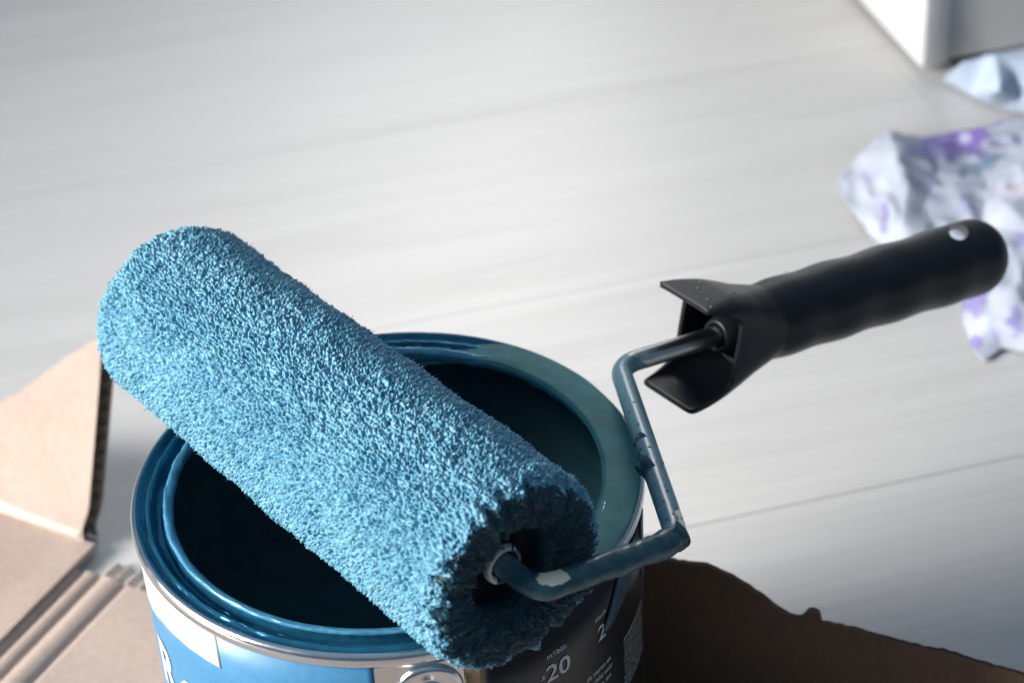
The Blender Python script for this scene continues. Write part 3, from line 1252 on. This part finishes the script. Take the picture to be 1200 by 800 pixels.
at_f.data.foreach_set("value", film.reshape(-1))
at_k = rod.data.attributes.new("clogged", 'FLOAT', 'POINT')
at_k.data.foreach_set("value", np.repeat((smoothstep(L1 - .012, L1 - .004, gl) * smoothstep(L2 + .001, L2 - .003, gl))[:, None], 28, 1).reshape(-1))
at_c = rod.data.attributes.new("chrome", 'FLOAT', 'POINT')
at_c.data.foreach_set("value", (.0 + 1.0 * smoothstep(L3 - .01, L3 + .004, Gm)).reshape(-1))


def blob(name, P, n, u, sx, sy, h, mat, parent, seed, rough=.35):
    """a dried lump of paint: an uneven dome, lying on a surface with normal n"""
    n = n / np.linalg.norm(n)
    u = u - (u @ n) * n
    u = u / np.linalg.norm(u)
    w = np.cross(n, u)
    NT_, NR_ = 40, 9
    t = np.linspace(0, 2 * np.pi, NT_, endpoint=False)
    r = np.linspace(.02, 1, NR_)
    Tm, Rm = np.meshgrid(t, r, indexing='ij')
    k = 1 + rough * 2 * (vnoise(Tm / (2 * np.pi) * 9, 0 * Tm + 2, seed, None) - .5)
    k = k * 1.0
    z = h * np.sqrt(np.clip(1 - Rm ** 2.4, 0, 1)) + h * .25 * (vnoise(Tm * 2 + 20, Rm * 3 + 20, seed + 1) - .5) - h * .5
    Pm = P + (Rm * k * np.cos(Tm) * sx)[..., None] * u + (Rm * k * np.sin(Tm) * sy)[..., None] * w + z[..., None] * n
    o = mesh_obj(name, loc(Pm.reshape(-1, 3)), grid_faces(NT_, NR_, wrap_u=True) .tolist() + [[i * NR_ for i in range(NT_)]], mat, parent)
    fix_normals(o)
    return o


TD = (Q3 - Q2) / np.linalg.norm(Q3 - Q2)
cam_dir = CAM_POS - .5 * (Q2 + Q3)
cam_dir /= np.linalg.norm(cam_dir)
left_dir = np.cross(TD, VD)
if left_dir @ V3(-1, 0, 0) < 0:
    left_dir = -left_dir


def on_rod(x, y):
    """point on the second arm nearest the line of sight, and its outward normal"""
    d = ray(x, y)
    d = d / np.linalg.norm(d)
    k0, k1 = np.searchsorted(gl, L2), np.searchsorted(gl, L3)
    best = None
    for c_ in path[k0:k1]:
        b = c_ - CAM_POS
        q = b @ d
        e = np.linalg.norm(b - q * d)
        if best is None or e < best[0]:
            off = (CAM_POS + q * d) - c_
            best = (e, c_, off)
    off = best[2]
    h = math.sqrt(max(1e-8, .0037 ** 2 - min(np.linalg.norm(off), .003) ** 2))
    n = off - d * h
    n = n / np.linalg.norm(n)
    return best[1] + n * .0036, n


for i, (x, y, sx, sy, h) in enumerate([(753, 519, .0034, .0026, .0013), (755, 532, .0016, .0015, .0010), (758, 542, .0040, .0018, .0013), (762, 554, .0046, .0030, .0024), (749, 512, .0015, .0012, .0009)]):
    P, n = on_rod(x, y)
    blob("paint_clot", P, n, TD, sx * 1.15, sy * 1.1, h * .55, M_thick, rod, 70 + i)
blob("paint_clot", Q2 + .0004 * V3(.75, -.3, -.5), V3(.75, -.45, -.35), VD, .0044, .0042, .0062, M_thick, rod, 90, .12)
for i in range(26):
    k = random.uniform(.02, .75)
    c_ = Q2 + (Q3 - Q2) * k
    n = cam_dir + left_dir * random.uniform(-1.1, .9) * .8
    n -= (n @ TD) * TD
    n /= np.linalg.norm(n)
    s = random.uniform(.00022, .00060)
    blob("paint_fleck", c_ + n * .00367, n, TD, s * 1.3, s, s * .7, M_thick, rod, 100 + i)


# handle: hand guard and grip
def hp(t, v, w):
    return Q3 + PD_ * t + VD * v + AX * w


def guard():
    nth, nk = 144, 34
    th = np.linspace(0, 2 * np.pi, nth, endpoint=False)
    tk = [.076, .068, .058, .050, .0437, .036, .027, .020]
    hv = [.0138, .0145, .0164, .0188, .0203, .0209, .0210, .0210]
    hw = [.0134, .0141, .0148, .0153, .0155, .0156, .0157, .0157]
    ex = [2.0, 2.1, 2.7, 3.4, 4.2, 6.0, 9.0, 9.0]
    itp = lambda t, a_: np.interp(-t, [-x for x in tk], a_)
    P = np.zeros((nth, nk, 3))
    for i, a_ in enumerate(th):
        c, s = math.cos(a_), math.sin(a_)
        # fraction of height at the mouth
        f = abs(s) ** (2 / 7.0)
        te = .0437 - .0167 * float(smoothstep(.74, 1.0, f)) ** 1.0
        for k in range(nk):
            t = .075 + (te - .075) * k / (nk - 1)
            n = itp(t, ex)
            v = itp(t, hv) * math.copysign(abs(s) ** (2 / n), s)
            w = itp(t, hw) * math.copysign(abs(c) ** (2 / n), c)
            P[i, k] = hp(t, v, w)
    o = mesh_obj("hand_guard", loc(P.reshape(-1, 3)), grid_faces(nth, nk, wrap_u=True), M_black, roller)
    fix_normals(o)
    so = o.modifiers.new("thickness", 'SOLIDIFY')
    so.thickness = .0019
    so.offset = -1
    bv = o.modifiers.new("soft_edge", 'BEVEL')
    bv.width = .0005
    bv.segments = 2
    bv.limit_method = 'ANGLE'
    bv.angle_limit = math.radians(45)
    return o


gd = guard()


def grip():
    nth = 96
    ts = np.r_[np.linspace(.0585, .190, 110), .190 + .0150 * np.sin(np.linspace(0.06, np.pi / 2 * .985, 22))]
    P = []
    for t in ts:
        base = np.interp(t, [.0585, .070, .085, .12, .16, .19, .215], [.0138, .0144, .0150, .0150, .0154, .0158, .0158])
        wave = .00035 * math.sin((t - .07) * 2 * math.pi / .031) * smoothstep(.068, .08, t) * smoothstep(.19, .17, t)
        r_ = base + wave
        if t > .190:
            r_ *= math.sqrt(max(0, 1 - ((t - .190) / .0152) ** 2.3))
        for a_ in np.linspace(0, 2 * np.pi, nth, endpoint=False):
            P.append(hp(t, r_ * math.sin(a_), r_ * .97 * math.cos(a_)))
    n = len(ts)
    f = grid_faces(n, nth, wrap_v=True).tolist()
    f.append(list(range(nth)))
    f.append([(n - 1) * nth + i for i in range(nth)][::-1])
    o = mesh_obj("grip", loc(P), f, M_black, roller)
    fix_normals(o)
    # hanging hole drilled slantwise through the end
    d = ray(1122, 275)
    d = d / np.linalg.norm(d)
    c = hp(.183, .004, 0)
    q = CAM_POS + d * ((c - CAM_POS) @ d)
    ax = d + .13 * (-VD) - .02 * PD_
    ax = ax / np.linalg.norm(ax)
    pt, fc = tube([q - ax * .05, q, q + ax * .05], .0038, 28)
    cut = mesh_obj("cut", loc(pt.reshape(-1, 3)), fc, M_black, roller)
    fix_normals(cut)
    b = o.modifiers.new("hole", 'BOOLEAN')
    b.operation = 'DIFFERENCE'
    b.object = cut
    b.solver = 'EXACT'
    dg = bpy.context.evaluated_depsgraph_get()
    dg.update()
    me = bpy.data.meshes.new_from_object(o.evaluated_get(dg))
    o.modifiers.clear()
    o.data = me
    bpy.data.objects.remove(cut)
    me.polygons.foreach_set("use_smooth", [True] * len(me.polygons))
    es = o.modifiers.new("edge", 'EDGE_SPLIT')
    es.split_angle = math.radians(40)
    return o


# tight socket that holds the rod inside the guard
_p = [(.0615, .0125), (.056, .0105), (.051, .0072), (.0475, .0062), (.0470, .0052), (.0475, .0042), (.060, .0041)]
_a = np.linspace(0, 2 * np.pi, 40, endpoint=False)
_P = np.array([[hp(t_, r_ * math.sin(q_), r_ * math.cos(q_)) for t_, r_ in _p] for q_ in _a])
fix_normals(mesh_obj("rod_socket", loc(_P.reshape(-1, 3)), grid_faces(40, len(_p), wrap_u=True), M_black, gd))

grip_o = grip()
# dried specks of paint on the handle
for i, (t, v, w) in enumerate([(.036, .0211, -.002), (.033, .0211, .006), (.048, .0193, .004), (.041, .0206, -.006), (.030, .0211, .011)]):
    s_ = (.0005, .0004, .0008, .0004, .0006)[i]
    blob("paint_fleck", hp(t, v, w), VD, PD_, s_ * 1.4, s_, s_ * .6, M_pool, gd, 140 + i)
for i, (t, a_) in enumerate([(.090, 2.2), (.104, 2.7), (.118, 1.7), (.139, 2.4), (.081, 1.9)]):
    n_ = VD * math.sin(a_) - AX * math.cos(a_) * -1
    s_ = (.0006, .0004, .0005, .0007, .0005)[i]
    blob("paint_fleck", Q3 + PD_ * t + n_ * .0151, n_, PD_, s_ * 1.5, s_, s_ * .5, M_pool, grip_o, 150 + i)
